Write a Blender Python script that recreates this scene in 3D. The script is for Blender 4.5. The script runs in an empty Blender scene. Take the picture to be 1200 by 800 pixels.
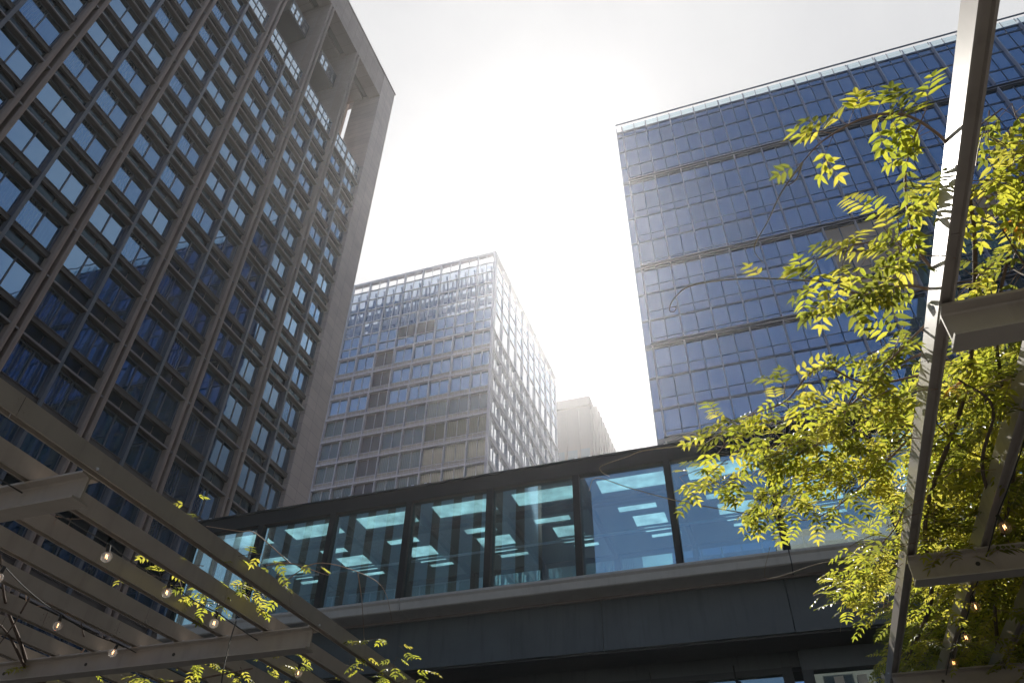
import bpy, math, random
from mathutils import Vector, Matrix

# ------------------------------------------------------------------ camera, sky, sun, exposure
C = bpy.context.scene
RAD = math.radians
E = 1.6                                     # eye height above the plaza
YAW, PITCH, ROLL, FPX = RAD(19.393), RAD(40.753), RAD(1.103), 881.88
_f = Vector((-math.sin(YAW)*math.cos(PITCH), math.cos(YAW)*math.cos(PITCH), math.sin(PITCH)))
_r0 = Vector((math.cos(YAW), math.sin(YAW), 0)); _u0 = _r0.cross(_f)
_r = _r0*math.cos(ROLL) + _u0*math.sin(ROLL); _u = -_r0*math.sin(ROLL) + _u0*math.cos(ROLL)
cam_d = bpy.data.cameras.new('camera'); cam = bpy.data.objects.new('camera', cam_d)
C.collection.objects.link(cam); C.camera = cam
cam_d.sensor_width = 36; cam_d.lens = FPX/1200*36; cam_d.clip_end = 3000; cam_d.clip_start = .05
_m = Matrix((_r, _u, -_f)).transposed().to_4x4(); _m.translation = (0, 0, E)
cam.matrix_world = _m

SUN_AZ, SUN_EL = RAD(13.0), RAD(45.5)       # degrees left of +Y, elevation
W = bpy.data.worlds.new('World'); C.world = W; W.use_nodes = True
wn, wl = W.node_tree.nodes, W.node_tree.links
bg = wn['Background']; bg.inputs['Strength'].default_value = .10
sky = wn.new('ShaderNodeTexSky'); sky.sky_type = 'NISHITA'; sky.sun_disc = False
sky.sun_elevation = SUN_EL; sky.sun_rotation = -SUN_AZ
sky.air_density = 1.0; sky.dust_density = 1.6; sky.ozone_density = 1.2
# thin bright cloud veil, thickest on the sunward half of the sky, broken by noise
tc = wn.new('ShaderNodeTexCoord')
nz = wn.new('ShaderNodeTexNoise'); nz.inputs['Scale'].default_value = 2.6; nz.inputs['Detail'].default_value = 7
nz.inputs['Roughness'].default_value = .58
wl.new(tc.outputs['Generated'], nz.inputs['Vector'])
sdir = Vector((-math.sin(RAD(4))*math.cos(RAD(38)), math.cos(RAD(4))*math.cos(RAD(38)), math.sin(RAD(38))))
dt = wn.new('ShaderNodeVectorMath'); dt.operation = 'DOT_PRODUCT'
wl.new(tc.outputs['Generated'], dt.inputs[0]); dt.inputs[1].default_value = sdir
m1 = wn.new('ShaderNodeMapRange'); m1.interpolation_type = 'SMOOTHSTEP'
m1.inputs['From Min'].default_value = .35; m1.inputs['From Max'].default_value = .80
m1.inputs['To Min'].default_value = -.22; m1.inputs['To Max'].default_value = .62
wl.new(dt.outputs['Value'], m1.inputs['Value'])
ad = wn.new('ShaderNodeMath'); ad.operation = 'ADD'; wl.new(nz.outputs['Fac'], ad.inputs[0]); wl.new(m1.outputs[0], ad.inputs[1])
m2 = wn.new('ShaderNodeMapRange'); m2.interpolation_type = 'SMOOTHSTEP'
m2.inputs['From Min'].default_value = .42; m2.inputs['From Max'].default_value = 1.0
m2.inputs['To Max'].default_value = .95
wl.new(ad.outputs[0], m2.inputs['Value'])
mx = wn.new('ShaderNodeMix'); mx.data_type = 'RGBA'
mx.inputs[7].default_value = (5.0, 5.0, 5.1, 1)
nz2 = wn.new('ShaderNodeTexNoise'); nz2.inputs['Scale'].default_value = 4.5; nz2.inputs['Detail'].default_value = 8; nz2.inputs['Distortion'].default_value = .4
wl.new(tc.outputs['Generated'], nz2.inputs['Vector'])
cr = wn.new('ShaderNodeMix'); cr.data_type = 'RGBA'; cr.inputs[6].default_value = (4.35, 4.35, 4.42, 1); cr.inputs[7].default_value = (4.8, 4.8, 4.8, 1)
mr_ = wn.new('ShaderNodeMapRange'); mr_.inputs['From Min'].default_value = .35; mr_.inputs['From Max'].default_value = .65; wl.new(nz2.outputs['Fac'], mr_.inputs['Value']); wl.new(mr_.outputs[0], cr.inputs[0]); wl.new(cr.outputs[2], mx.inputs[7])
wl.new(m2.outputs[0], mx.inputs[0]); wl.new(sky.outputs[0], mx.inputs[6]); wl.new(mx.outputs[2], bg.inputs['Color'])

sun_d = bpy.data.lights.new('sun', 'SUN'); sun_d.energy = 4.4; sun_d.angle = RAD(.5); sun_d.color = (1, .95, .86)
sun = bpy.data.objects.new('sun', sun_d); C.collection.objects.link(sun)
SUND = Vector((-math.sin(SUN_AZ)*math.cos(SUN_EL), math.cos(SUN_AZ)*math.cos(SUN_EL), math.sin(SUN_EL)))
sun.rotation_euler = SUND.to_track_quat('Z', 'Y').to_euler()
vs = C.view_settings; vs.view_transform = 'Standard'; vs.look = 'None'; vs.exposure = .68; vs.gamma = 1; vs.use_curve_mapping = False
C.cycles.max_bounces = 10; C.cycles.transparent_max_bounces = 24; C.cycles.volume_bounces = 0
C.cycles.use_denoising = True

rnd = random.Random(7)
# ------------------------------------------------------------------ helpers
class MB:
    def __init__(s): s.v, s.f, s.m = [], [], []
    def face(s, pts, m=0):
        n = len(s.v); s.v += [tuple(p) for p in pts]; s.f.append(tuple(range(n, n+len(pts)))); s.m.append(m)
    def box(s, x0, x1, y0, y1, z0, z1, m=0):
        n = len(s.v)
        if x0 > x1: x0, x1 = x1, x0
        if y0 > y1: y0, y1 = y1, y0
        if z0 > z1: z0, z1 = z1, z0
        s.v += [(x0,y0,z0),(x1,y0,z0),(x1,y1,z0),(x0,y1,z0),(x0,y0,z1),(x1,y0,z1),(x1,y1,z1),(x0,y1,z1)]
        for q in ((0,3,2,1),(4,5,6,7),(0,1,5,4),(1,2,6,5),(2,3,7,6),(3,0,4,7)):
            s.f.append(tuple(n+i for i in q)); s.m.append(m)
    def prism(s, poly, a0, a1, axis, m=0):
        """closed polygon (two coordinates) extruded along an axis"""
        def P(p, a): return {'x':(a,p[0],p[1]), 'y':(p[0],a,p[1]), 'z':(p[0],p[1],a)}[axis]
        n = len(s.v); k = len(poly)
        s.v += [P(p, a0) for p in poly] + [P(p, a1) for p in poly]
        s.f.append(tuple(range(n, n+k))); s.m.append(m)
        s.f.append(tuple(range(n+2*k-1, n+k-1, -1))); s.m.append(m)
        for i in range(k):
            j = (i+1) % k; s.f.append((n+i, n+k+i, n+k+j, n+j)); s.m.append(m)
    def tube(s, pts, r0, r1=None, k=6, m=0):
        r1 = r0 if r1 is None else r1
        pts = [Vector(p) for p in pts]; n0 = len(s.v); N = len(pts)
        for i, p in enumerate(pts):
            t = (pts[min(i+1, N-1)] - pts[max(i-1, 0)]).normalized()
            a = t.orthogonal().normalized() if i == 0 else (a - t*a.dot(t)).normalized()
            b = t.cross(a); r = r0 + (r1-r0)*i/max(1, N-1)
            for j in range(k):
                an = 2*math.pi*j/k; s.v.append(tuple(p + (a*math.cos(an) + b*math.sin(an))*r))
        for i in range(N-1):
            for j in range(k):
                q = (j+1) % k
                s.f.append((n0+i*k+j, n0+i*k+q, n0+(i+1)*k+q, n0+(i+1)*k+j)); s.m.append(m)
        s.f.append(tuple(n0+j for j in range(k))[::-1]); s.m.append(m)
        s.f.append(tuple(n0+(N-1)*k+j for j in range(k))); s.m.append(m)
    def ball(s, c, r, nu=12, nv=8, m=0, sz=1.0):
        n = len(s.v); c = Vector(c)
        s.v.append((c.x, c.y, c.z - r*sz))
        for i in range(1, nv):
            t = math.pi*i/nv - math.pi/2
            for j in range(nu):
                p = 2*math.pi*j/nu
                s.v.append((c.x + r*math.cos(t)*math.cos(p), c.y + r*math.cos(t)*math.sin(p), c.z + r*sz*math.sin(t)))
        s.v.append((c.x, c.y, c.z + r*sz)); last = len(s.v)-1
        for j in range(nu):
            q = (j+1) % nu
            s.f.append((n, n+1+q, n+1+j)); s.m.append(m)
            for i in range(nv-2):
                a = n+1+i*nu
                s.f.append((a+j, a+q, a+nu+q, a+nu+j)); s.m.append(m)
            a = n+1+(nv-2)*nu; s.f.append((a+j, a+q, last)); s.m.append(m)
    def add(s, o, mat=None):
        n = len(s.v)
        s.v += [tuple(mat @ Vector(p)) for p in o.v] if mat else o.v
        s.f += [tuple(n+i for i in f) for f in o.f]; s.m += o.m
    def mesh(s, name, mats, smooth=False):
        me = bpy.data.meshes.new(name); me.from_pydata(s.v, [], s.f)
        for m in (mats if isinstance(mats, (list, tuple)) else [mats]): me.materials.append(m)
        me.polygons.foreach_set('material_index', s.m)
        if smooth: me.polygons.foreach_set('use_smooth', [True]*len(s.f))
        me.update(); return me
    def build(s, name, mats, parent=None, smooth=False, loc=None):
        o = bpy.data.objects.new(name, s.mesh(name, mats, smooth)); C.collection.objects.link(o)
        if parent: o.parent = parent
        if loc: o.location = loc
        return o

def inst(name, me, parent, loc=(0,0,0), rot=None):
    o = bpy.data.objects.new(name, me); C.collection.objects.link(o); o.parent = parent; o.location = loc
    if rot: o.rotation_euler = rot
    return o
def thing(name, label, cat, loc=(0,0,0), group=None):
    o = bpy.data.objects.new(name, None); C.collection.objects.link(o); o.location = loc
    o['label'] = label; o['category'] = cat
    if group: o['group'] = group
    return o
def tag(o, label, cat, group=None):
    o['label'] = label; o['category'] = cat
    if group: o['group'] = group
    return o
def size_in_view(p, n):
    """projected size of something small at p facing n; 0 when it is outside the frame"""
    v = Vector(p) - Vector((0,0,E)); d = v.dot(_f)
    if d <= 0: return 0
    if abs(v.dot(_r)/d*FPX) > 640 or abs(v.dot(_u)/d*FPX) > 440: return 0
    return abs(v.normalized().dot(Vector(n)))/v.length_squared

# ------------------------------------------------------------------ materials
def newmat(name):
    m = bpy.data.materials.new(name); m.use_nodes = True; nt = m.node_tree
    return m, nt, nt.nodes, nt.links, nt.nodes['Principled BSDF']
def mat(name, col, rough=.6, metal=0, var=.12, scale=3.0, bump=0.0, stain=0.0, spec=.5):
    m, nt, n, l, b = newmat(name)
    b.inputs['Roughness'].default_value = rough; b.inputs['Metallic'].default_value = metal
    b.inputs['Specular IOR Level'].default_value = spec
    t = n.new('ShaderNodeTexCoord')
    z = n.new('ShaderNodeTexNoise'); z.inputs['Scale'].default_value = scale; z.inputs['Detail'].default_value = 6
    l.new(t.outputs['Object'], z.inputs['Vector'])
    r = n.new('ShaderNodeMapRange'); r.inputs['To Min'].default_value = 1-var*1.6; r.inputs['To Max'].default_value = 1+var*1.6
    l.new(z.outputs['Fac'], r.inputs['Value'])
    mu = n.new('ShaderNodeMix'); mu.data_type = 'RGBA'; mu.blend_type = 'MULTIPLY'; mu.inputs[0].default_value = 1
    mu.inputs[6].default_value = (*col, 1); l.new(r.outputs[0], mu.inputs[7])
    out = mu.outputs[2]
    if stain:
        mp = n.new('ShaderNodeMapping'); mp.inputs['Scale'].default_value = (7, 7, .7); l.new(t.outputs['Object'], mp.inputs['Vector'])
        z2 = n.new('ShaderNodeTexNoise'); z2.inputs['Scale'].default_value = 1.5; z2.inputs['Detail'].default_value = 8
        l.new(mp.outputs[0], z2.inputs['Vector'])
        r2 = n.new('ShaderNodeMapRange'); r2.inputs['From Min'].default_value = .52; r2.inputs['From Max'].default_value = .75
        r2.inputs['To Max'].default_value = stain; l.new(z2.outputs['Fac'], r2.inputs['Value'])
        mu2 = n.new('ShaderNodeMix'); mu2.data_type = 'RGBA'; mu2.inputs[7].default_value = (col[0]*.45, col[1]*.42, col[2]*.38, 1)
        l.new(r2.outputs[0], mu2.inputs[0]); l.new(out, mu2.inputs[6]); out = mu2.outputs[2]
    l.new(out, b.inputs['Base Color'])
    if bump:
        bp = n.new('ShaderNodeBump'); bp.inputs['Strength'].default_value = bump; bp.inputs['Distance'].default_value = .02
        z3 = n.new('ShaderNodeTexNoise'); z3.inputs['Scale'].default_value = scale*12; l.new(t.outputs['Object'], z3.inputs['Vector'])
        l.new(z3.outputs['Fac'], bp.inputs['Height']); l.new(bp.outputs[0], b.inputs['Normal'])
    return m
def tiled(name, col, axis, w, h, mortar=.015, rough=.7, var=.06):
    """stone panels; axis = facing direction of the wall ('x' or 'y')"""
    m, nt, n, l, b = newmat(name); b.inputs['Roughness'].default_value = rough
    t = n.new('ShaderNodeTexCoord'); s = n.new('ShaderNodeSeparateXYZ'); l.new(t.outputs['Object'], s.inputs[0])
    c = n.new('ShaderNodeCombineXYZ'); l.new(s.outputs['Y' if axis == 'x' else 'X'], c.inputs['X']); l.new(s.outputs['Z'], c.inputs['Y'])
    br = n.new('ShaderNodeTexBrick'); br.offset = 0; br.inputs['Scale'].default_value = 1
    br.inputs['Brick Width'].default_value = w; br.inputs['Row Height'].default_value = h
    br.inputs['Mortar Size'].default_value = mortar; br.inputs['Mortar Smooth'].default_value = .3
    k = 1+var; j = 1-var
    br.inputs['Color1'].default_value = (col[0]*k, col[1]*k, col[2]*k, 1); br.inputs['Color2'].default_value = (col[0]*j, col[1]*j, col[2]*j, 1)
    br.inputs['Mortar'].default_value = (col[0]*.45, col[1]*.45, col[2]*.45, 1)
    l.new(c.outputs[0], br.inputs['Vector'])
    z = n.new('ShaderNodeTexNoise'); z.inputs['Scale'].default_value = .6; z.inputs['Detail'].default_value = 8; l.new(t.outputs['Object'], z.inputs['Vector'])
    r = n.new('ShaderNodeMapRange'); r.inputs['To Min'].default_value = .8; r.inputs['To Max'].default_value = 1.2; l.new(z.outputs['Fac'], r.inputs['Value'])
    mu = n.new('ShaderNodeMix'); mu.data_type = 'RGBA'; mu.blend_type = 'MULTIPLY'; mu.inputs[0].default_value = 1
    l.new(br.outputs['Color'], mu.inputs[6]); l.new(r.outputs[0], mu.inputs[7]); l.new(mu.outputs[2], b.inputs['Base Color'])
    return m
def glass(name, refl_col, refl, inner, inner2=None, wave=.0, rough=.02, stripes=None):
    """reflecting office glazing: dim room colour (varying pane by pane) under a coated mirror"""
    m, nt, n, l, b = newmat(name); n.remove(b); out = n['Material Output']
    df = n.new('ShaderNodeBsdfDiffuse'); gl = n.new('ShaderNodeBsdfGlossy'); gl.inputs['Roughness'].default_value = rough
    gl.inputs['Color'].default_value = (*refl_col, 1)
    g = n.new('ShaderNodeNewGeometry')
    a = n.new('ShaderNodeMix'); a.data_type = 'RGBA'; a.inputs[6].default_value = (*inner, 1); a.inputs[7].default_value = (*(inner2 or inner), 1)
    l.new(g.outputs['Random Per Island'], a.inputs[0]); col = a.outputs[2]
    if stripes:
        t = n.new('ShaderNodeTexCoord'); wv = n.new('ShaderNodeTexWave'); wv.bands_direction = stripes[0]
        wv.inputs['Scale'].default_value = stripes[1]; wv.inputs['Distortion'].default_value = 1.5; wv.inputs['Detail'].default_value = 1
        l.new(t.outputs['Object'], wv.inputs['Vector'])
        mr = n.new('ShaderNodeMapRange'); mr.inputs['To Min'].default_value = .45; mr.inputs['To Max'].default_value = 1.3; l.new(wv.outputs['Fac'], mr.inputs['Value'])
        mm = n.new('ShaderNodeMix'); mm.data_type = 'RGBA'; mm.blend_type = 'MULTIPLY'; mm.inputs[0].default_value = 1
        l.new(col, mm.inputs[6]); l.new(mr.outputs[0], mm.inputs[7]); col = mm.outputs[2]
    l.new(col, df.inputs['Color'])
    fr = n.new('ShaderNodeFresnel'); fr.inputs['IOR'].default_value = 1.5
    mr = n.new('ShaderNodeMapRange'); mr.inputs['From Min'].default_value = .04; mr.inputs['To Min'].default_value = refl; mr.inputs['To Max'].default_value = 1
    l.new(fr.outputs[0], mr.inputs['Value'])
    mx = n.new('ShaderNodeMixShader'); l.new(mr.outputs[0], mx.inputs[0]); l.new(df.outputs[0], mx.inputs[1]); l.new(gl.outputs[0], mx.inputs[2])
    l.new(mx.outputs[0], out.inputs['Surface'])
    if wave:
        t = n.new('ShaderNodeTexCoord'); z = n.new('ShaderNodeTexNoise'); z.inputs['Scale'].default_value = .8; z.inputs['Detail'].default_value = 1
        l.new(t.outputs['Object'], z.inputs['Vector']); bp = n.new('ShaderNodeBump'); bp.inputs['Strength'].default_value = wave; bp.inputs['Distance'].default_value = .05
        l.new(z.outputs['Fac'], bp.inputs['Height']); l.new(bp.outputs[0], gl.inputs['Normal'])
    return m
def clear(name, tint, refl=.06, rcol=(1,1,1), rough=.01, top=1.0, milk=0.0, streak=False):
    """see-through tinted sheet glass"""
    m, nt, n, l, b = newmat(name); n.remove(b); out = n['Material Output']
    tr = n.new('ShaderNodeBsdfTransparent'); tr.inputs['Color'].default_value = (*tint, 1)
    gl = n.new('ShaderNodeBsdfGlossy'); gl.inputs['Roughness'].default_value = rough; gl.inputs['Color'].default_value = (*rcol, 1)
    lw = n.new('ShaderNodeLayerWeight'); lw.inputs['Blend'].default_value = .5
    pw = n.new('ShaderNodeMath'); pw.operation = 'POWER'; pw.inputs[1].default_value = 4; l.new(lw.outputs['Facing'], pw.inputs[0])
    mr = n.new('ShaderNodeMapRange'); mr.inputs['To Min'].default_value = refl; mr.inputs['To Max'].default_value = top
    l.new(pw.outputs[0], mr.inputs['Value'])
    base = tr
    if milk:
        t2 = n.new('ShaderNodeBsdfTranslucent'); mk = n.new('ShaderNodeMixShader'); mk.inputs[0].default_value = milk
        l.new(tr.outputs[0], mk.inputs[1])
        if streak:
            t2.inputs['Color'].default_value = (.55,.75,.8,1)
            tx = n.new('ShaderNodeTexCoord'); mp = n.new('ShaderNodeMapping'); mp.inputs['Scale'].default_value = (1.2,1,.35); mp.inputs['Rotation'].default_value = (0,.5,0); l.new(tx.outputs['Object'], mp.inputs['Vector'])
            zz = n.new('ShaderNodeTexNoise'); zz.inputs['Scale'].default_value = 1.6; zz.inputs['Detail'].default_value = 8; l.new(mp.outputs[0], zz.inputs['Vector'])
            q = n.new('ShaderNodeMapRange'); q.inputs['From Min'].default_value = .42; q.inputs['From Max'].default_value = .72; q.inputs['To Max'].default_value = milk*4; l.new(zz.outputs['Fac'], q.inputs['Value']); l.new(q.outputs[0], mk.inputs[0])
        l.new(t2.outputs[0], mk.inputs[2]); base = mk
    mx = n.new('ShaderNodeMixShader'); l.new(mr.outputs[0], mx.inputs[0]); l.new(base.outputs[0], mx.inputs[1]); l.new(gl.outputs[0], mx.inputs[2])
    l.new(mx.outputs[0], out.inputs['Surface']); return m
def frosted(name, col):
    m, nt, n, l, b = newmat(name); n.remove(b); tl = n.new('ShaderNodeBsdfTranslucent')
    t = n.new('ShaderNodeTexCoord'); z = n.new('ShaderNodeTexNoise'); z.inputs['Scale'].default_value = 2.5; z.inputs['Detail'].default_value = 5
    l.new(t.outputs['Object'], z.inputs['Vector']); r = n.new('ShaderNodeMapRange'); r.inputs['From Min'].default_value = .3; r.inputs['From Max'].default_value = .7; r.inputs['To Min'].default_value = .5; r.inputs['To Max'].default_value = 1.2
    l.new(z.outputs['Fac'], r.inputs['Value']); mu = n.new('ShaderNodeMix'); mu.data_type = 'RGBA'; mu.blend_type = 'MULTIPLY'; mu.inputs[0].default_value = 1
    mu.inputs[6].default_value = (*col, 1); l.new(r.outputs[0], mu.inputs[7]); l.new(mu.outputs[2], tl.inputs['Color'])
    l.new(tl.outputs[0], n['Material Output'].inputs['Surface']); return m
def leafmat(name, c1, c2, trans):
    m, nt, n, l, b = newmat(name); out = n['Material Output']
    g = n.new('ShaderNodeNewGeometry')
    rp = n.new('ShaderNodeValToRGB'); rp.color_ramp.elements[0].color = (*c1, 1); rp.color_ramp.elements[1].color = (*c2, 1)
    l.new(g.outputs['Random Per Island'], rp.inputs[0])
    l.new(rp.outputs[0], b.inputs['Base Color']); b.inputs['Roughness'].default_value = .42; b.inputs['Specular IOR Level'].default_value = .5
    tl = n.new('ShaderNodeBsdfTranslucent'); mu = n.new('ShaderNodeMix'); mu.data_type = 'RGBA'; mu.blend_type = 'MULTIPLY'; mu.inputs[0].default_value = 1
    l.new(rp.outputs[0], mu.inputs[6]); mu.inputs[7].default_value = (*trans, 1); l.new(mu.outputs[2], tl.inputs['Color'])
    mx = n.new('ShaderNodeMixShader'); mx.inputs[0].default_value = .66
    l.new(b.outputs[0], mx.inputs[1]); l.new(tl.outputs[0], mx.inputs[2]); l.new(mx.outputs[0], out.inputs['Surface']); return m

M = {}
M['stone'] = mat('brown_stone', (.32,.235,.195), .75, var=.1, scale=1.2, stain=.15)
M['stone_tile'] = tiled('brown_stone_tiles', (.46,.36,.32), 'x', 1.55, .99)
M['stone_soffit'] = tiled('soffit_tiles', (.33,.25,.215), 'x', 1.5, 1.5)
M['shelf'] = mat('brown_metal', (.085,.068,.06), .5, var=.1)
M['shelf_edge'] = mat('pale_metal_edge', (.26,.225,.22), .45, var=.08)
M['sill'] = mat('sill_metal', (.075,.058,.05), .55)
M['mull'] = mat('slate_mullion', (.11,.12,.15), .45)
M['dark'] = mat('dark_metal', (.035,.04,.045), .5)
M['rib'] = mat('recess_metal', (.03,.029,.028), .6)
M['t_glass'] = glass('tower_glass', (.24,.40,.62), .58, (.012,.03,.026), (.035,.07,.058), wave=.05)
M['t_blind'] = glass('tower_glass_blind', (.20,.38,.68), .42, (.04,.06,.06), (.13,.14,.125), wave=.05, stripes=('Y', 1.4))
M['t_span'] = glass('tower_spandrel', (.25,.4,.55), .08, (.008,.012,.012), (.015,.02,.02), wave=.12)
M['m_white'] = mat('white_metal', (.52,.52,.58), .4, var=.05)
M['m_span'] = mat('pale_panel', (.33,.31,.27), .5, var=.1)
M['m_blue'] = glass('block_blue_glass', (.62,.78,.95), .55, (.05,.07,.08), (.10,.12,.12), wave=.1)
M['m_dark'] = glass('block_dark_glass', (.6,.7,.75), .16, (.03,.034,.034), (.08,.085,.075), wave=.1)
M['m_brown'] = glass('block_brown_blind', (.6,.6,.65), .08, (.045,.035,.037), (.06,.048,.048))
M['m_curt'] = glass('block_curtain', (.6,.7,.75), .14, (.07,.085,.07), (.17,.17,.12), stripes=('X', 1.1))
M['m_screen'] = clear('screen_glass', (.55,.62,.70), .30, (.75,.85,1))
M['m_side'] = glass('block_side_glass', (.97,.98,1), .85, (.2,.21,.22), (.3,.3,.3), wave=.03)  # raised inner colour and mirror paint in the bright sky on this face
M['r_glass'] = glass('curtain_wall_glass', (.40,.57,.80), .62, (.016,.03,.045), (.06,.085,.10), wave=.03)
M['r_short'] = glass('curtain_wall_band', (.38,.53,.76), .62, (.018,.03,.05), (.03,.048,.07), wave=.03)
M['r_blind'] = glass('curtain_wall_pale_blind', (.40,.57,.80), .50, (.09,.11,.13), (.13,.15,.16), wave=.03)
M['r_tan_refl'] = glass('curtain_wall_tan_reflection', (.45,.48,.5), .12, (.50,.34,.23), (.62,.44,.31))  # tan reflection painted into the pane colour, no blind behind it
M['r_fin'] = mat('lavender_fin', (.40,.38,.44), .35, var=.05)
M['r_dark'] = mat('slate_transom', (.06,.085,.14), .45)
M['r_rail'] = clear('parapet_glass', (.72,.85,.90), .12)
M['teal'] = mat('dark_teal_cladding', (.05,.075,.07), .8, spec=.0); M['teal2'] = mat('teal_band', (.10,.145,.135), .8, spec=.0)
M['stripe'] = mat('blue_grey_stripe', (.19,.32,.45), .5)
M['far'] = mat('far_stone', (.13,.10,.105), .7, var=.08)
M['far_d'] = mat('far_band', (.07,.085,.12), .5)
M['frame'] = mat('bridge_dark_frame', (.013,.016,.021), .55, var=.15, spec=.2)
M['b_glass'] = clear('bridge_teal_glass', (.42,.72,.79), .42, (.72,.92,1), milk=.08, streak=True)
M['b_far'] = clear('bridge_far_glass', (.5,.72,.76), .06)
M['b_sky'] = frosted('skylight_glass', (.62,.80,.84))
M['b_ceil'] = mat('bridge_ceiling', (.09,.11,.115), .6)
M['fascia'] = mat('grey_fascia', (.50,.475,.455), .38, metal=0, var=.08, stain=.2)
M['girder'] = mat('dark_girder', (.075,.09,.10), .45, var=.2, scale=1.2, stain=.4)
M['steel'] = mat('painted_steel', (.40,.35,.31), .42, var=.08, scale=5, stain=.28)
M['seam'] = mat('seam_dark', (.05,.045,.04), .8)
M['shop_glass'] = glass('shop_glass', (.6,.75,.8), .30, (.03,.045,.05), (.03,.045,.05))
M['cream'] = mat('cream_blades', (.62,.57,.48), .5)
M['leaf'] = leafmat('wisteria_leaf', (.07,.088,.016), (.115,.122,.022), (5.6,5.1,2.9))
M['leaf_pale'] = leafmat('wisteria_leaf_young', (.095,.10,.022), (.15,.145,.03), (5.0,4.6,3.0))
M['leaf_dark'] = leafmat('wisteria_leaf_old', (.045,.058,.016), (.07,.08,.02), (4.2,3.8,2.2))
M['leaf_turned'] = leafmat('wisteria_leaf_turned', (.16,.085,.015), (.26,.12,.02), (3.5,3.2,2.0))
LEAVES = [M['leaf'], M['leaf_pale'], M['leaf_dark'], M['leaf_turned']]
M['bark'] = mat('vine_bark', (.13,.09,.07), .85, var=.25, scale=30, bump=.4)
M['twig'] = mat('vine_twig', (.30,.20,.14), .7, var=.2, scale=20)
M['tendril'] = mat('vine_tendril', (.42,.34,.22), .6, var=.1)
M['cable'] = mat('black_cable', (.02,.02,.02), .5)
M['bulb'] = clear('bulb_glass', (.97,.95,.92), .05, top=.35, milk=.10)
M['pave'] = tiled('paving', (.30,.29,.27), 'y', .6, .6)
def emis(name, col, s):
    m, nt, n, l, b = newmat(name); b.inputs['Base Color'].default_value = (*col, 1)
    b.inputs['Emission Color'].default_value = (*col, 1); b.inputs['Emission Strength'].default_value = s; return m
M['fil'] = emis('filament', (1, .50, .20), 4)

# ------------------------------------------------------------------ ground
def plaza_mat():
    m, nt, n, l, b = newmat('plaza_paving'); b.inputs['Roughness'].default_value = .7
    t = n.new('ShaderNodeTexCoord'); br = n.new('ShaderNodeTexBrick'); br.inputs['Scale'].default_value = 1; br.offset = .5
    br.inputs['Brick Width'].default_value = .9; br.inputs['Row Height'].default_value = .45; br.inputs['Mortar Size'].default_value = .008
    br.inputs['Color1'].default_value = (.15,.145,.135,1); br.inputs['Color2'].default_value = (.12,.118,.112,1); br.inputs['Mortar'].default_value = (.1,.1,.1,1)
    l.new(t.outputs['Object'], br.inputs['Vector']); l.new(br.outputs['Color'], b.inputs['Base Color']); return m
g = MB(); g.face([(-100,-78,0),(72,-78,0),(72,258,0),(-100,258,0)])
o = g.build('ground', plaza_mat()); o['kind'] = 'structure'

# ------------------------------------------------------------------ left tower (brown stone, deep window grid)
D = 35.0
T = thing('office_tower', 'tall brown stone tower with deep window grid and paired fins, filling the left', 'office tower', (-D-6, 20, 0))
def tl(mb, name, mats, **k):                      # build in world coordinates under the tower
    o = mb.build(name, mats, T, **k); o.location = (D+6, -20, 0); return o
FH = .1135*D
LEV0 = 1.209*D + E
levels = [LEV0 + FH*j for j in range(-10, 8)]
yc = [D*(.3835+.1835*k) for k in range(-2, 5)]
Y_END0, Y_END1 = yc[0]-3.2, D*1.38
PIN = D*1.2905
ztop, zbeam = 2.69*D+E, 2.54*D+E
XG = -D-.52
body = MB()
body.box(-D-30, -D-1.35, Y_END0+.5, PIN+.02, 0, levels[-1]+.1)
tl(body, 'core_wall', M['stone'])
for c in yc:                                      # paired fins with ribs
    p = MB()
    for sgn in (-1, 1):
        y0 = c + sgn*.27; w = .145
        pr = [(-D-1.3, y0-w), (-D-.06, y0-w), (-D-.01, y0-w*.55), (-D+.01, y0), (-D-.01, y0+w*.55), (-D-.06, y0+w), (-D-1.3, y0+w)]
        p.prism(pr, 0, zbeam, 'z', 0)
    p.box(-D-1.3, -D-.75, c-.13, c+.13, 0, zbeam-.01, 1)
    for z in levels: p.box(-D-.76, -D-.10, c-.128, c+.128, z+.02, z+.13, 2)
    tl(p, 'paired_fin', [M['stone'], M['rib'], M['shelf_edge']])
mids = [(yc[i]+yc[i+1])/2 for i in range(len(yc)-1)] + [(yc[-1]+PIN+.41)/2]
for c in mids:
    p = MB(); p.box(-D-1.3, -D-.12, c-.11, c+.11, 0, levels[-1]+.2); tl(p, 'mullion_fin', M['mull'])
halves = []
for i, c in enumerate(yc):
    e = yc[i+1] if i+1 < len(yc) else PIN+.41
    halves += [(c+.42, mids[i]-.115), (mids[i]+.115, e-.42)]
HW = halves[0][1]-halves[0][0]
for z in levels:                                  # projecting shelf with pale front edge, dark glass band above it
    p = MB()
    for a, b in halves:
        p.box(-D-1.3, -D-.14, a+.002, b-.002, z, z+.14, 0)
        p.box(-D-.139, -D-.06, a+.004, b-.004, z+.0, z+.11, 1)
        p.box(-D-1.2, -D-.3, (a+b)/2-.03, (a+b)/2+.03, z-.05, z-.002, 2)
        for dx in (.25, .40): p.box(-D-dx-.02, -D-dx+.02, a+.01, b-.01, z-.022, z-.003, 2)
    tl(p, 'ledge', [M['shelf'], M['shelf_edge'], M['sill']])
wf = MB(); wg = MB()                              # one window: sill box, frame, two panes
hw = HW/2
wf.box(-.2, .24, -hw, hw, 1.17, 1.47, 1)
wf.box(-.2, .28, -hw, hw, 1.471, 1.53, 1)
for a, b in ((-hw, -hw+.10), (hw-.10, hw), (-.035, .035)): wf.box(-.1, .07, a, b, 1.54, FH-.06, 0)
wf.box(-.1, .07, -hw, hw, FH-.12, FH-.055, 0)
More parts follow.
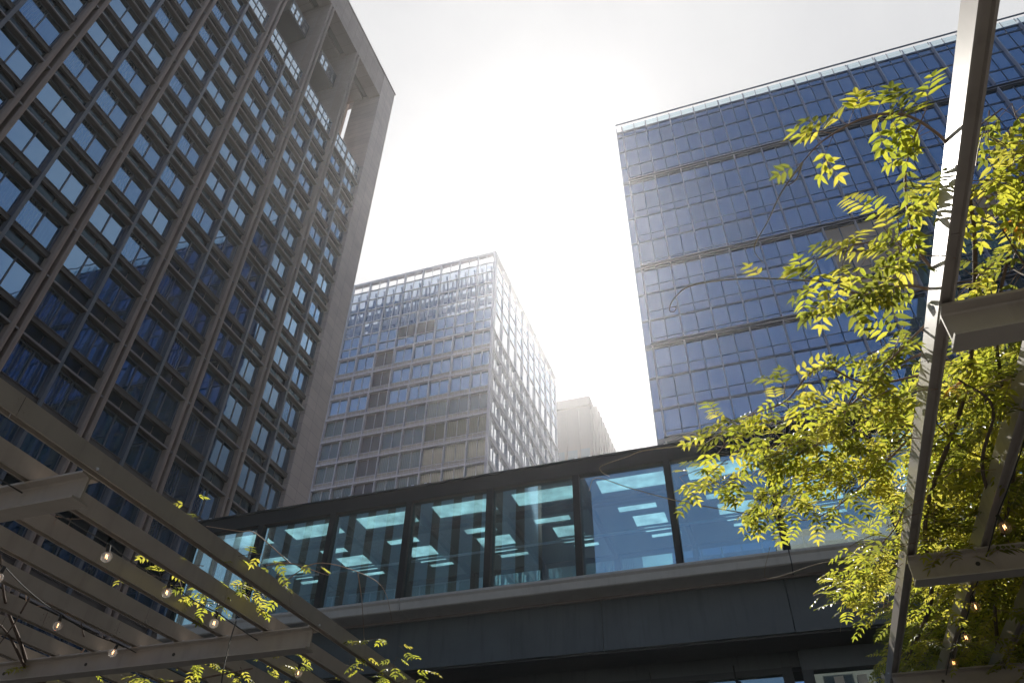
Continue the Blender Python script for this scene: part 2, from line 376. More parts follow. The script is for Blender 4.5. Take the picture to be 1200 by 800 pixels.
wg.face([(0, -hw+.1, 1.54), (0, -.035, 1.54), (0, -.035, FH-.1), (0, -hw+.1, FH-.1)])
wg.face([(0, .035, 1.54), (0, hw-.1, 1.54), (0, hw-.1, FH-.1), (0, .035, FH-.1)])
for q0, q1 in ((-hw, -.02), (.02, hw)): wg.face([(.02, q0+.02, .142), (.02, q1-.02, .142), (.02, q1-.02, 1.25), (.02, q0+.02, 1.25)], 1)
wfm, wgm = wf.mesh('window', [M['mull'], M['sill']]), wg.mesh('pane', [M['t_glass'], M['t_span']])
cells = [((XG, (a+b)/2, z)) for z in levels[:-1] for a, b in halves]
wgb = MB(); wgb.v, wgb.f, wgb.m = wg.v, wg.f, [2 if q == 0 else q for q in wg.m]
wbm = wgb.mesh('pane', [M['t_glass'], M['t_span'], M['t_blind']])
cells.sort(key=lambda p: -size_in_view((p[0], p[1], p[2]+2.8), (1,0,0)))
rest_f, rest_g = MB(), MB()
OFF = Vector((D+6, -20, 0))
for i, p in enumerate(cells):
    tilt = (0, rnd.uniform(-.006,.006), rnd.uniform(-.006,.006))
    if i < 100:
        w_ = inst('window', wfm, T, Vector(p)+OFF); inst('pane', wbm if rnd.random() < .35 else wgm, w_, (0,0,0), tilt)
    else:
        mt = Matrix.Translation(p); rest_f.add(wf, mt)
        mt2 = mt @ Matrix.Translation((0,0,2.8)) @ Matrix.Rotation(tilt[1]*.6, 4, 'Y') @ Matrix.Rotation(tilt[2]*.6, 4, 'Z') @ Matrix.Translation((0,0,-2.8))
        rest_g.add(wgb if rnd.random() < .3 else wg, mt2)
o = tl(rest_f, 'window_frame_grid', [M['mull'], M['sill']]); o['kind'] = 'stuff'
o = tl(rest_g, 'pane_grid', [M['t_glass'], M['t_span'], M['t_blind']]); o['kind'] = 'stuff'
# corner pier, crown beam, loggia
p = MB(); p.box(-D-4.0, -D, PIN, Y_END1, 0, ztop-.01); p.box(-D-30, -D-4.95, PIN+.03, PIN+.45, 2.06*D+E, ztop-.5); p.box(-D-30, -D-4.0, PIN+.03, Y_END1-.1, 0, 2.06*D+E)
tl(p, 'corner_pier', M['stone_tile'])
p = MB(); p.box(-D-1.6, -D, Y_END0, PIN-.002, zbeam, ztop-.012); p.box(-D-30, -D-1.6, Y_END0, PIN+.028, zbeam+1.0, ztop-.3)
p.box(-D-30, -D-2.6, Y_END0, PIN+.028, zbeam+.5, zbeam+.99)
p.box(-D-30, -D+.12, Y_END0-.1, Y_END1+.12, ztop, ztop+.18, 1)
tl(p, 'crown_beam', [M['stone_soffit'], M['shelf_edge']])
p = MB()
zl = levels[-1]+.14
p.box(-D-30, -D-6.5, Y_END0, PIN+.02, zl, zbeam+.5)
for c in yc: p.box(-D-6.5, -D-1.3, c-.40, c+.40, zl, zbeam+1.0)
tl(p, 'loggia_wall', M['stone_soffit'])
for i in range(len(mids)):                        # plant housings with gridded fronts up in the loggia
    a, b = yc[i]+.42, (yc[i+1] if i+1 < len(yc) else PIN+.41)-.42
    if i == len(mids)-1: continue
    p = MB(); zb = zbeam-7.4
    p.box(-D-5.2, -D-1.9, a+2.0, b-.1, zb, zb+2.6, 0)
    for k in range(4):
        y0 = a+2.15+k*(b-a-2.3)/4
        p.box(-D-1.89, -D-1.84, y0, y0+.55, zb+.25, zb+.95, 1); p.box(-D-1.89, -D-1.84, y0, y0+.55, zb+1.1, zb+1.8, 1)
    tl(p, 'plant_housing', [M['dark'], M['m_blue']])
zt = levels[-1]
for a, b in halves:                               # glass parapet round the loggia deck
    p = MB(); n = 3
    for i in range(n):
        y0, y1 = a+(b-a)*i/n, a+(b-a)*(i+1)/n
        p.face([(-D-.55, y0+.03, zt+.3), (-D-.55, y1-.03, zt+.3), (-D-.55, y1-.03, zt+3.3), (-D-.55, y0+.03, zt+3.3)], 0)
        p.box(-D-.6, -D-.5, y1-.03, y1+.03, zt+.14, zt+3.38, 1)
    p.box(-D-.6, -D-.5, a, a+.05, zt+.14, zt+3.38, 1)
    for zz in (.14, 2.1, 3.3): p.box(-D-.61, -D-.49, a, b, zt+zz, zt+zz+.09, 1)
    tl(p, 'glass_parapet', [M['m_blue'], M['mull']])

# ------------------------------------------------------------------ middle block (pale grid of glass)
MD = 86.0
mX, mY = -.3925*MD, MD
B = thing('glass_office_block', 'pale glass office block with a see-through roof screen, standing behind the footbridge', 'office building', (mX-15, mY+15, 0))
OFB = Vector((-(mX-15), -(mY+15), 0))
def bl(mb, name, mats, **k):
    o = mb.build(name, mats, B, **k); o.location = OFB; return o
bx = [-.3925, -.4299] + [-.4299-.04164*k for k in range(1, 12)]
bx = [x*MD for x in bx]
by = [mY + .65 + 3.75*k for k in range(0, 11)]
LH = .0493*MD
lv = [(.661+.0493*k)*MD+E for k in range(-13, 7)]
z_band, z_top = .9832*MD+E, 1.1705*MD+E
XL, YB = bx[-1], by[-1]+.3
p = MB(); p.box(XL, mX-1.0, mY+1.0, YB-.3, 0, lv[-1]); bl(p, 'core_wall', M['m_span'])
for z in lv:                                      # floor ledges round both faces
    p = MB()
    p.box(XL, mX+.30, mY-.38, mY+.9, z-.16, z+.16, 0)
    p.box(mX+.0, mX+.30, mY-.36, YB, z-.16, z+.10, 0)
    for i in range(len(bx)-1):
        a, b = bx[i+1], bx[i]
        for q in (.25, .75):
            x = a+(b-a)*q; p.box(x-.03, x+.03, mY-.40, mY-.37, z-.2, z+.18, 1)
    bl(p, 'ledge', [M['m_white'], M['m_span']])
    if z > lv[-2]+.1: continue
    s = MB()                                      # spandrel panels and the two rails in front
    for i in range(len(bx)-1):
        a, b = bx[i+1], bx[i]
        s.box(a+.06, b-.06, mY+.02, mY+.5, z+.17, z+1.15, 0)
        s.box(a+.06, b-.06, mY-.16, mY-.12, z+.50, z+.56, 1); s.box(a+.06, b-.06, mY-.16, mY-.12, z+.95, z+1.02, 1)
        for q in range(5): x = a+.1+(b-a-.2)*q/4; s.box(x-.02, x+.02, mY-.15, mY-.13, z+.17, z+1.0, 1)
    for i in range(len(by)-1):
        a, b = by[i], by[i+1]
        s.box(mX-.5, mX-.04, a+.06, b-.06, z+.17, z+1.15, 1)
        for zz in (.45, .8, 1.15): s.box(mX+.18, mX+.22, a+.06, b-.06, z+zz, z+zz+.06, 1)
    bl(s, 'spandrel_rail', [M['m_span'], M['m_white']])
for i, x in enumerate(bx):
    p = MB(); p.box(x-.09, x+.09, mY-.34, mY+.2, 0, z_top-.02)
    if i == 0: p.box(x-.2, x+.24, mY-.36, mY+.24, 0, z_top+.05)
    bl(p, 'mullion', M['m_white'])
for i, y in enumerate(by):
    p = MB(); p.box(mX-.2, mX+.20, y-.07, y+.07, 0, z_top-.02)
    for z in lv[10:-1]:
        for q in range(4): p.box(mX+.20, mX+.28, y-.13, y+.13, z+1.3+q*.72, z+1.55+q*.72)
    bl(p, 'side_mullion', M['m_white'])
bw = .04164*MD/2-.10
def bwin(m_, curtain=False):
    f_, g_ = MB(), MB()
    for s_ in (-1, 1):
        c = s_*bw/2
        g_.face([(c-bw/2+.05, 0, 1.2), (c+bw/2-.05, 0, 1.2), (c+bw/2-.05, 0, LH-.2), (c-bw/2+.05, 0, LH-.2)])
    f_.box(-.05, .05, -.08, .1, 1.16, LH-.17)
    for c in (-bw, bw-.05): f_.box(c, c+.05, -.06, .1, 1.16, LH-.17)
    f_.box(-bw, bw, -.06, .1, 1.16, 1.2); f_.box(-bw, bw, -.06, .1, LH-.2, LH-.16)
    return f_, g_
f_, g_ = bwin(None)
fm = f_.mesh('window', M['m_white'])
gm = {k: g_.mesh('pane', M[k]) for k in ('m_blue','m_dark','m_brown','m_curt','m_side')}
cells = []
brown_col = {3: .95, 7: .75, 0: .0}
for k, z in enumerate(lv[:-1]):
    for i in range(len(bx)-1):
        c = (bx[i]+bx[i+1])/2; sc = (bx[i]-bx[i+1])/(.04164*MD)
        if k >= 16: kind = 'm_blue' if rnd.random() > (.85 if i in (5, 8) else .06) else 'm_brown'
        else:
            kind = 'm_dark'
            if i in (5,): kind = 'm_brown'
            elif i >= 8 and rnd.random() < .6: kind = 'm_brown'
            elif k <= 13 and rnd.random() < .75: kind = 'm_curt'
            elif rnd.random() < .25: kind = 'm_curt'
        cells.append(((c, mY+.08, z), 0, sc, kind, size_in_view((c, mY, z+2.5), (0,-1,0))))
    for i in range(len(by)-1):
        c = (by[i]+by[i+1])/2
        cells.append(((mX-.06, c, z), math.pi/2, 1.03, 'm_side', size_in_view((mX, c, z+2.5), (1,0,0))))
cells.sort(key=lambda c: -c[4])
restf, restg = MB(), {k: MB() for k in gm}
for i, (p, rz, sc, kind, s_) in enumerate(cells):
    if i < 100:
        o = inst('window', fm, B, Vector(p)+OFB, (0,0,rz)); o.scale = (sc,1,1)
        q = inst('pane', gm[kind], o, (0,0,0), (0,0,rnd.uniform(-.005,.005)))
    else:
        mt = Matrix.Translation(p) @ Matrix.Rotation(rz, 4, 'Z') @ Matrix.Diagonal((sc,1,1,1))
        restf.add(f_, mt); restg[kind].add(g_, mt)
o = bl(restf, 'window_frame_grid', M['m_white']); o['kind'] = 'stuff'
allg = MB(); mats = []
for k_, mb in restg.items():
    if not mb.f: continue
    mb.m = [len(mats)]*len(mb.f); mats.append(M[k_]); allg.add(mb)
o = bl(allg, 'pane_grid', mats); o['kind'] = 'stuff'
# plant floor band and roof screen
p = MB()
for i in range(len(bx)-1):
    a, b = bx[i+1], bx[i]; h = (a+b)/2
    for q0, q1 in ((a+.1, h-.05), (h+.05, b-.1)):
        p.face([(q0, mY+.05, lv[-1]+.16), (q1, mY+.05, lv[-1]+.16), (q1, mY+.05, z_band-.06), (q0, mY+.05, z_band-.06)], 0)
        p.face([(q0, mY+.05, z_band+.06), (q1, mY+.05, z_band+.06), (q1, mY+.05, z_band+2.7), (q0, mY+.05, z_band+2.7)], 2 if i in (3, 4) else 0)
        p.box(q1, q1+.1, mY-.06, mY+.12, lv[-1]+.16, z_band+2.7, 1)
    p.box(a+.09, b-.09, mY-.12, mY+.1, z_band-.06, z_band+.06, 1)
for i in range(len(by)-1):
    a, b = by[i], by[i+1]
    p.face([(mX-.05, a+.07, lv[-1]+.16), (mX-.05, b-.07, lv[-1]+.16), (mX-.05, b-.07, z_band+2.7), (mX-.05, a+.07, z_band+2.7)], 3)
bl(p, 'plant_floor_glazing', [M['m_blue'], M['m_white'], M['m_brown'], M['m_side']])
zr = [z_band+2.7, z_band+5.6, z_band+8.7, z_band+11.4, z_band+13.7]
p = MB(); q = MB()
for i in range(len(bx)-1):
    a, b = bx[i+1]+.1, bx[i]-.1; h = (a+b)/2
    for r_ in range(4):
        for u0, u1 in ((a, h-.04), (h+.04, b)):
            q.face([(u0, mY+.04, zr[r_]+.06), (u1, mY+.04, zr[r_]+.06), (u1, mY+.04, zr[r_+1]-.06), (u0, mY+.04, zr[r_+1]-.06)])
    p.box(h-.05, h+.05, mY-.05, mY+.12, zr[0], z_top-.4)
for z in zr: p.box(XL, mX-.12, mY-.10, mY+.13, z-.08, z+.08)
p.box(XL, mX+.3, mY-.30, mY+.5, z_top-.5, z_top); p.box(mX-.4, mX+.3, mY+.5, YB, z_top-.5, z_top)
for i in range(len(by)-1):
    a, b = by[i]+.08, by[i+1]-.08
    for r_ in range(4): q.face([(mX-.04, a, zr[r_]+.06), (mX-.04, b, zr[r_]+.06), (mX-.04, b, zr[r_+1]-.06), (mX-.04, a, zr[r_+1]-.06)])
for z in zr: p.box(mX-.12, mX+.1, mY+.3, YB, z-.08, z+.08)
bl(p, 'screen_frame', M['m_white']); bl(q, 'screen_glass', M['m_screen'])
p = MB()                                          # steelwork and plant standing behind the screen
for i, x in enumerate(bx[:-1]):
    for s_ in (0, 1):
        xx = x-.9-1.75*s_
        p.tube([(xx, mY+.6, zr[4]-.3), (xx-.5, mY+3.4, zr[2]+.4)], .17, k=4); p.tube([(xx+.5, mY+.6, zr[2]), (xx-.4, mY+3.2, zr[3]+1.4)], .14, k=4)
        p.box(xx-.16, xx+.16, mY+3.2, mY+3.6, lv[-1], z_top-1.4)
for z in (zr[1]-.5, zr[2]-.6, zr[3]-.7, zr[3]+1.6): p.box(XL+.3, mX-.6, mY+3.7, mY+4.1, z-.5, z+.6)
for i in range(26):
    x = rnd.uniform(XL+1, mX-6); w = rnd.uniform(1.2, 3.6); z = rnd.uniform(zr[0]-.5, zr[3]-1); p.box(x, x+w, mY+4.5, mY+8, z, z+rnd.uniform(1.0, 2.8))
p.box(XL+.3, mX-7, mY+8.2, mY+8.6, lv[-1], zr[2])
bl(p, 'roof_plant', M['far_d'])

# ------------------------------------------------------------------ small tower far behind
S = 170.0
F = thing('distant_tower', 'small pinkish tower with ribbed side seen in the gap beyond the glass block', 'office building', (-.24*S, S+15, 0))
OFF_ = Vector((.24*S, -S-15, 0))
def fl(mb, name, mats):
    o = mb.build(name, mats, F); o.location = OFF_; return o
p = MB(); p.box(-.300*S, -.2142*S, S, S+30, 0, .7558*S+E-4.6); p.box(-.300*S-.3, -.2142*S+.3, S-.3, S+30, .7558*S+E-2.8, .7558*S+E); p.box(-.300*S, -.216*S, S+.5, S+30, .7558*S+E-4.6, .7558*S+E-2.8)
for x in (-.2142, -.2345, -.2560, -.2775): p.box(x*S-.4, x*S+.4, S-.5, S+.3, 0, .7558*S+E-4.5)
fl(p, 'front_wall', M['far'])
for z in (.18, .25, .32, .39, .46, .53, .59, .627, .655): p = MB(); p.box(-.2995*S, -.2146*S, S-.12, S+.2, z*S-1.6, z*S+1.6); fl(p, 'dark_band', M['far_d'])
p = MB(); p.box(-.2142*S, -.2062*S, S+2, S+60, 0, .742*S+E)
p.box(-.2142*S, -.2092*S, S+.7, S+2, 0, .742*S+E-3)
fl(p, 'side_wall', M['far'])
for k in range(14):
    p = MB(); p.box(-.2062*S, -.2040*S, S+2.2+k*2.9, S+3.6+k*2.9, 0, .7445*S+E); fl(p, 'side_rib', M['far'])

# ------------------------------------------------------------------ right building (blue curtain wall)
R = 66.0
G = thing('curtain_wall_building', 'blue glass curtain wall building with lavender fins, rising at the right behind the vine', 'office building', (15, R+12, 0))
OFG = Vector((-15, -R-12, 0))
def gl_(mb, name, mats, **k):
    o = mb.build(name, mats, G, **k); o.location = OFG; return o
rx = [(-.0968+.0533*k)*R for k in range(0, 19)]
BW = .0533*R
thick = [.45,.513,.577,.641,.7041,.767,.831,.8941,.9582,1.0215,1.0964,1.170,1.2445,1.282,1.3398,1.3949,1.4494]
zone = [.641,.831,1.0215,1.282]
TZ = [t*R+E for t in thick]
zg, zrail = 1.4726*R+E, 1.492*R+E
XR = rx[-1]
p = MB(); p.box(-.1105*R+.4, XR, R+.8, R+35, 0, zg-.6); gl_(p, 'core_wall', M['dark'])
for z in TZ:
    p = MB(); zn = any(abs(z-E-q*R) < .05 for q in zone)
    if zn:
        p.box(-.1105*R, XR, R-.1, R+.5, z-.12, z+.52, 0)
        p.box(-.099*R, XR, R-.36, R-.10, z+.52, z+.62, 0); p.box(-.099*R, XR, R-.38, R-.361, z+.53, z+.61, 1); p.box(-.099*R, XR, R-.36, R-.10, z+.02, z+.10, 0); p.box(-.099*R, XR, R-.38, R-.361, z+.03, z+.09, 1)
    else: p.box(-.1105*R, XR, R-.06, R+.4, z-.13, z+.15, 0)
    gl_(p, 'transom', [M['r_dark'], M['r_fin']])
edges = [-.03*R] + [q*R+E for q in zone] + [zg+.4]
for x in rx:                                      # fin, broken at each zone line
    p = MB()
    for a, b in zip(edges[:-1], edges[1:]): p.box(x-.07, x+.07, R-.55, R+.1, a+.75 if a > 0 else 0, b-.05)
    gl_(p, 'fin', M['r_fin'])
    p = MB(); p.box(x+BW/2-.05, x+BW/2+.05, R-.07, R+.1, 0, zg+.3); gl_(p, 'half_mullion', M['r_dark'])
def unit(h):
    """one bay of one storey: two tall panes over two short panes"""
    short = 1.4 if h > 3.8 else 0
    g_ = MB(); f2 = MB()
    for a, b in ((.08, BW/2-.06), (BW/2+.06, BW-.08)):
        t = [rnd.uniform(-.008,.008) for _ in range(4)]
        if short: g_.face([(a,t[0],.2),(b,t[1],.2),(b,t[1],short-.05),(a,t[0],short-.05)], 1)
        s0 = short+.05 if short else .2
        g_.face([(a,t[2],s0),(b,t[3],s0),(b,t[3],h-.2),(a,t[2],h-.2)], 0)
    if short: f2.box(.08, BW-.08, -.04, .05, short-.05, short+.05)
    return f2, g_
gaps = [(a, b) for a, b in zip([E] + TZ, TZ + [zg]) if b-a > 1]
variants = {}
cells = []
for a, b in gaps:
    for i, x in enumerate(rx[:-1]): cells.append((x, a, b-a, size_in_view((x+BW/2, R, (a+b)/2), (0,-1,0))))
cells.sort(key=lambda c: -c[3])
def in_tan_refl(x, z, h):  # bays that carry the painted tan reflection
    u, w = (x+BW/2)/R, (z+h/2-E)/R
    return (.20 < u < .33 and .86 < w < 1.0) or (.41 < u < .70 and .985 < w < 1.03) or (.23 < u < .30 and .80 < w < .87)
rf, rg = MB(), MB()
for i, (x, z, h, s_) in enumerate(cells):
    key = (round(h, 2), rnd.randrange(4), in_tan_refl(x, z, h))
    if key not in variants:
        f2, g_ = unit(h); gm_ = [M['r_tan_refl'], M['r_tan_refl']] if key[2] else [M['r_glass'], M['r_short'], M['r_blind']]
        if key[1] == 3 and not key[2]: g_.m = [2 if q == 0 and u % 2 else q for u, q in enumerate(g_.m)]
        variants[key] = (f2, g_, f2.mesh('thin_transom', M['r_dark']) if f2.f else None, g_.mesh('window', gm_))
    f2, g_, fm_, wm_ = variants[key]
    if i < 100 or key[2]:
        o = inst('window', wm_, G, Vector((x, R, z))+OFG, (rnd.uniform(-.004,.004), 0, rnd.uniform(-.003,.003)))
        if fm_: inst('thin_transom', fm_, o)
    else:
        mt = Matrix.Translation((x, R, z)) @ Matrix.Rotation(rnd.uniform(-.004,.004), 4, 'X') @ Matrix.Rotation(rnd.uniform(-.003,.003), 4, 'Z')
        rf.add(f2, mt); rg.add(g_, mt)
o = gl_(rf, 'thin_transom_grid', M['r_dark']); o['kind'] = 'stuff'
o = gl_(rg, 'window_grid', [M['r_glass'], M['r_short'], M['r_blind']]); o['kind'] = 'stuff'
p = MB()                                          # narrow corner strip
for a, b in gaps: p.face([(-.1105*R+.06, R+.02, a+.2), (-.0975*R-.05, R+.02, a+.2), (-.0975*R-.05, R+.02, b-.2), (-.1105*R+.06, R+.02, b-.2)])
p.box(-.1105*R-.02, -.1105*R+.06, R-.08, R+35, 0, zrail-.2, 1)
gl_(p, 'corner_strip', [M['r_short'], M['r_dark']])
p = MB()
k = 0; x = rx[0]
while x < XR-.1:
    p.face([(x+.06, R-.05, zg-.1), (x+BW/2-.06, R-.05, zg-.1), (x+BW/2-.06, R-.05, zrail-.12), (x+.06, R-.05, zrail-.12)], 0)
    p.box(x+BW/2-.04, x+BW/2+.04, R-.08, R+.05, zg-.1, zrail-.05, 1); x += BW/2
p.box(-.1105*R, XR, R-.55, R-.38, zrail-.12, zrail+.04, 1); p.box(-.1105*R, XR, R-.1, R+.7, zg-.45, zg-.12, 1)
gl_(p, 'glass_parapet', [M['r_rail'], M['r_dark']])

# ------------------------------------------------------------------ blocks behind the camera that show only in the reflections
def plain_block(name, label, x0, x1, y0, y1, h, wall, glz, fl_h, vert, face):
    t = thing(name, label, 'office building', ((x0+x1)/2, (y0+y1)/2, 0)); of = Vector((-(x0+x1)/2, -(y0+y1)/2, 0))
    p = MB(); p.box(x0, x1, y0, y1, 0, h); o = p.build('wall', wall, t); o.location = of
    p = MB()
    if face == 'y':
        n = int((x1-x0)/vert)
        for i in range(n):
            a = x0+(x1-x0)*i/n
            for k in range(max(1, int(h/fl_h)-1)): p.box(a+vert*.25, a+vert*.85, y1, y1+.06, k*fl_h+1.2, k*fl_h+fl_h-.3)
    else:
        n = int((y1-y0)/vert)
        for i in range(n):
            a = y0+(y1-y0)*i/n
            for k in range(int(h/fl_h)-1): p.box(x0-.06, x0, a+vert*.25, a+vert*.85, k*fl_h+1.2, k*fl_h+fl_h-.3)
    o = p.build('window_band', glz, t); o.location = of; o['kind'] = 'stuff'
plain_block('striped_tower', 'dark vertically striped tower mirrored in the left panes of the footbridge', -95, -22, -75, -42, 62, M['rib'], M['stripe'], 60, 2.6, 'y')
plain_block('beige_block', 'low beige block mirrored in the right panes of the footbridge', 2, 34, -60, -30, 30, M['m_span'], M['m_dark'], 4, 3.5, 'y')
plain_block('dark_block', 'dark block mirrored in the lower windows of the brown tower', 34, 66, -40, 45, 92, M['teal'], M['teal2'], 4, 3.2, 'x')

# ------------------------------------------------------------------ sunlit summer haze
def haze_mat():
    m = bpy.data.materials.new('haze_air'); m.use_nodes = True; n = m.node_tree.nodes; n.remove(n['Principled BSDF'])
    v = n.new('ShaderNodeVolumePrincipled'); v.inputs['Color'].default_value = (.97,.97,1,1); v.inputs['Density'].default_value = .00035; v.inputs['Anisotropy'].default_value = .77
    m.node_tree.links.new(v.outputs[0], n['Material Output'].inputs['Volume']); return m
p = MB(); p.box(-105, 75, -82, 262, -1, 136); o = p.build('haze', haze_mat()); o['kind'] = 'stuff'

# ------------------------------------------------------------------ footbridge
BY = 15.0
K = thing('glass_footbridge', 'enclosed footbridge of teal glass panes in a dark frame crossing the street', 'footbridge', (-4, BY+2, 0))
OFK = Vector((4, -BY-2, 0))
def kb(mb, name, mats, **k):
    o = mb.build(name, mats, K, **k); o.location = OFK; return o
X0, X1 = -14.4, 12.0
zt_, zh, zs, zf, zgd = 9.48+E, 9.12+E, 6.66+E, 6.40+E, 5.30+E
YD = BY+4.6
p = MB(); p.box(X0, X1, BY-.06, BY+.22, zh, zt_); p.box(X0, X1, BY-.10, BY+.3, zt_, zt_+.05); kb(p, 'top_rail', M['frame'])
posts = [(-.6666+.1413*k)*BY for k in range(-2, 11)]
for x in posts:
    if x < X0: continue
    p = MB(); p.box(x-.075, x+.075, BY-.05, BY+.25, zs, zh); kb(p, 'post', M['frame'])
    p = MB(); p.box(x-.075, x+.075, YD-.25, YD+.05, zs, zh); kb(p, 'rear_post', M['frame'])
for a, b in zip([X0]+[x for x in posts if x > X0], [x for x in posts if x > X0]+[X1]):
    if b-a < .3: continue
    p = MB(); tl_ = rnd.uniform(-.006,.006)
    p.face([(a+.08, BY+.05+tl_, zs+.01), (b-.08, BY+.05-tl_, zs+.01), (b-.08, BY+.05-tl_, zh-.01), (a+.08, BY+.05+tl_, zh-.01)]); kb(p, 'glass_panel', M['b_glass'])
    p = MB(); p.face([(a+.08, YD, zs+.01), (b-.08, YD, zs+.01), (b-.08, YD, zh-.01), (a+.08, YD, zh-.01)]); kb(p, 'rear_glass_panel', M['b_far'])
p = MB(); p.box(X0, X1, YD-.2, YD+.1, zh, zt_); kb(p, 'rear_rail', M['frame'])
# ceiling: slab with skylight openings
def slab_with_holes(x0, x1, y0, y1, z0, z1, holes):
    xs = sorted({x0, x1} | {h for q in holes for h in q[:2]}); ys = sorted({y0, y1} | {h for q in holes for h in q[2:]})
    p = MB()
    for a, b in zip(xs[:-1], xs[1:]):
        run = None
        for c, d in zip(ys[:-1], ys[1:]):
            cx, cy = (a+b)/2, (c+d)/2
            if any(q[0] < cx < q[1] and q[2] < cy < q[3] for q in holes): continue
            p.box(a, b, c, d, z0, z1)
    return p
holes = []
for x in posts:
    if x+2.1 > X1 or x < X0: continue
    j1, j2 = rnd.uniform(-.12,.12), rnd.uniform(-.15,.15)
    holes += [(x+.38, x+1.97, BY+.40, BY+1.05), (x+.62+j1, x+1.55+j2, BY+1.80, BY+2.10), (x+.85, x+1.70+j1, BY+2.36, BY+2.98), (x+1.02+j2, x+1.72, BY+3.06, BY+3.36), (x+1.12, x+1.9+j2, BY+3.5, BY+3.72)]
p = slab_with_holes(X0, X1, BY+.24, YD-.22, zh+.02, zh+.05, holes); kb(p, 'ceiling', M['b_ceil'])
p = MB()
for h in holes: p.face([(h[0]-.03, h[2]-.03, zh+.06), (h[1]+.03, h[2]-.03, zh+.06), (h[1]+.03, h[3]+.03, zh+.06), (h[0]-.03, h[3]+.03, zh+.06)])
o = kb(p, 'skylight', M['b_sky'])
p = MB()
for x in posts:
    if x > X0: p.box(x-.05, x+.05, BY+.3, YD-.3, zh-.14, zh+.018)
p.box(X0, X1, BY+1.25, BY+1.45, zh-.10, zh+.017)
kb(p, 'ceiling_beam', M['frame'])
p = MB(); p.box(X0, X1, BY-.02, YD+.02, zf+.03, zs-.06); kb(p, 'deck', M['girder'])
for yy in (BY+.32, YD-.42):
    p = MB(); p.tube([(X0, yy, zs+1.05), (X1, yy, zs+1.05)], .03, k=8)
    for x in posts:
        if x > X0: p.tube([(x, yy, zs), (x, yy, zs+1.04)], .018, k=6)
    kb(p, 'handrail', M['m_white'])
segs = [X0, posts[1]-.0, -7.82+.0, 0.62, 8.6, X1]
for a, b in zip(segs[:-1], segs[1:]):
    p = MB(); a += .012; b -= .012
    p.prism([(BY-.10, zs), (BY-.10, zs-.05), (BY-.06, zs-.10), (BY-.03, zf+.02), (BY+.0, zf), (BY+.56, zf), (BY+.56, zf+.028), (BY+.1, zf+.028), (BY-.021, zs-.062), (BY+.3, zs-.055), (BY+.3, zs)], a, b, 'x')
    kb(p, 'fascia', M['fascia'])
p = MB(); p.box(X0, X1, BY+.50, BY+.56, zf-.05, zf-.002); kb(p, 'drip_edge', M['shelf_edge'])
segs = [X0, -3.35, .42, 6.2, X1]
for a, b in zip(segs[:-1], segs[1:]):
    p = MB(); p.box(a+.008, b-.008, BY+.56, BY+.9, zgd, zf+.02); kb(p, 'girder', M['girder'])
p = MB(); p.box(X0, X1, BY+.9, YD, zgd+.25, zf+.02); p.box(X0, X1, BY+.62, BY+1.5, zgd-.04, zgd-.002); kb(p, 'underside', M['dark'])
for x in (-13.6, 11.2):
    p = MB(); p.box(x-.35, x+.35, BY+1.6, BY+2.3, 0, zgd+.24); kb(p, 'column', M['girder'])
p = MB()                                          # little clips along the roof edge
for x in posts:
    if x > X0:
        for d in (.0, .35): p.box(x+d, x+d+.07, BY-.04, BY+.06, zt_+.05, zt_+.11)
kb(p, 'rail_clip', M['m_white'])

# ------------------------------------------------------------------ shop front below the bridge
P = thing('shop_front', 'dark glazed shop front under the footbridge', 'shop', (-2, 20, 0)); OFP = Vector((2, -20, 0))
def pb(mb, name, mats):
    o = mb.build(name, mats, P); o.location = OFP; return o
PY = BY+1.75
zw = 5.02+E
p = MB(); p.box(-12, .40, PY, PY+.3, zw, zgd+.2); p.box(.40, 14, PY-.35, PY+.3, zw-.18, zgd-.06); p.box(-12, 14, PY+4.5, PY+4.8, 0, zgd+.2); pb(p, 'head_panel', M['girder'])
p = MB()
for x in (-12, -6.2): p.box(x, x+.12, PY-.02, PY+.12, 0, zw)
p.box(.02, .22, PY-.1, PY+.2, 0, zw); p.box(.40, .60, PY-.38, PY+.1, 0, zw-.18); p.box(-12, .02, PY-.05, PY+.15, zw-.12, zw-.003)
p.box(4.6, 4.8, PY-.38, PY+.1, 0, zw-.18)
pb(p, 'frame', M['dark'])
p = MB(); p.face([(-12, PY+.05, 0), (.02, PY+.05, 0), (.02, PY+.05, zw-.1), (-12, PY+.05, zw-.1)]); p.face([(.6, PY-.2, 0), (14, PY-.2, 0), (14, PY-.2, zw-.2), (.6, PY-.2, zw-.2)]); pb(p, 'shop_window', M['shop_glass'])
p = MB()
for k in range(16):
    x = .95+k*.42; w = .17 if k < 2 else .06
    p.box(x, x+w, PY-.30, PY-.25, zw-1.6, zw-.32)
p.box(.9, 7.6, PY-.31, PY-.28, zw-1.0, zw-.94)
pb(p, 'blade_screen', M['cream'])
for x, tiltd in ((-5.15, .25), (-2.6, -.15), (-.9, .1)):       # spotlights on stalks outside the glass
    t = thing('spotlight', {-5.15: 'small black spotlight hanging above the shop window, nearest the left pergola', -2.6: 'small black spotlight above the middle of the shop window', -.9: 'small black spotlight above the shop window, nearest its right frame'}[x], 'spotlight', (x, PY-.25, zw-.1), 'spotlights above the shop window')
    p = MB(); p.tube([(0,0,.16), (0,0,-.12)], .018, k=6); p.tube([(0,0,-.12), (tiltd*.5,-.03,-.22)], .02, k=6); p.build('stalk', M['cable'], t)
    p = MB(); p.tube([(tiltd*.5,-.03,-.18), (tiltd*1.1,-.10,-.46)], .055, .065, k=10); p.build('lamp_head', M['dark'], t)

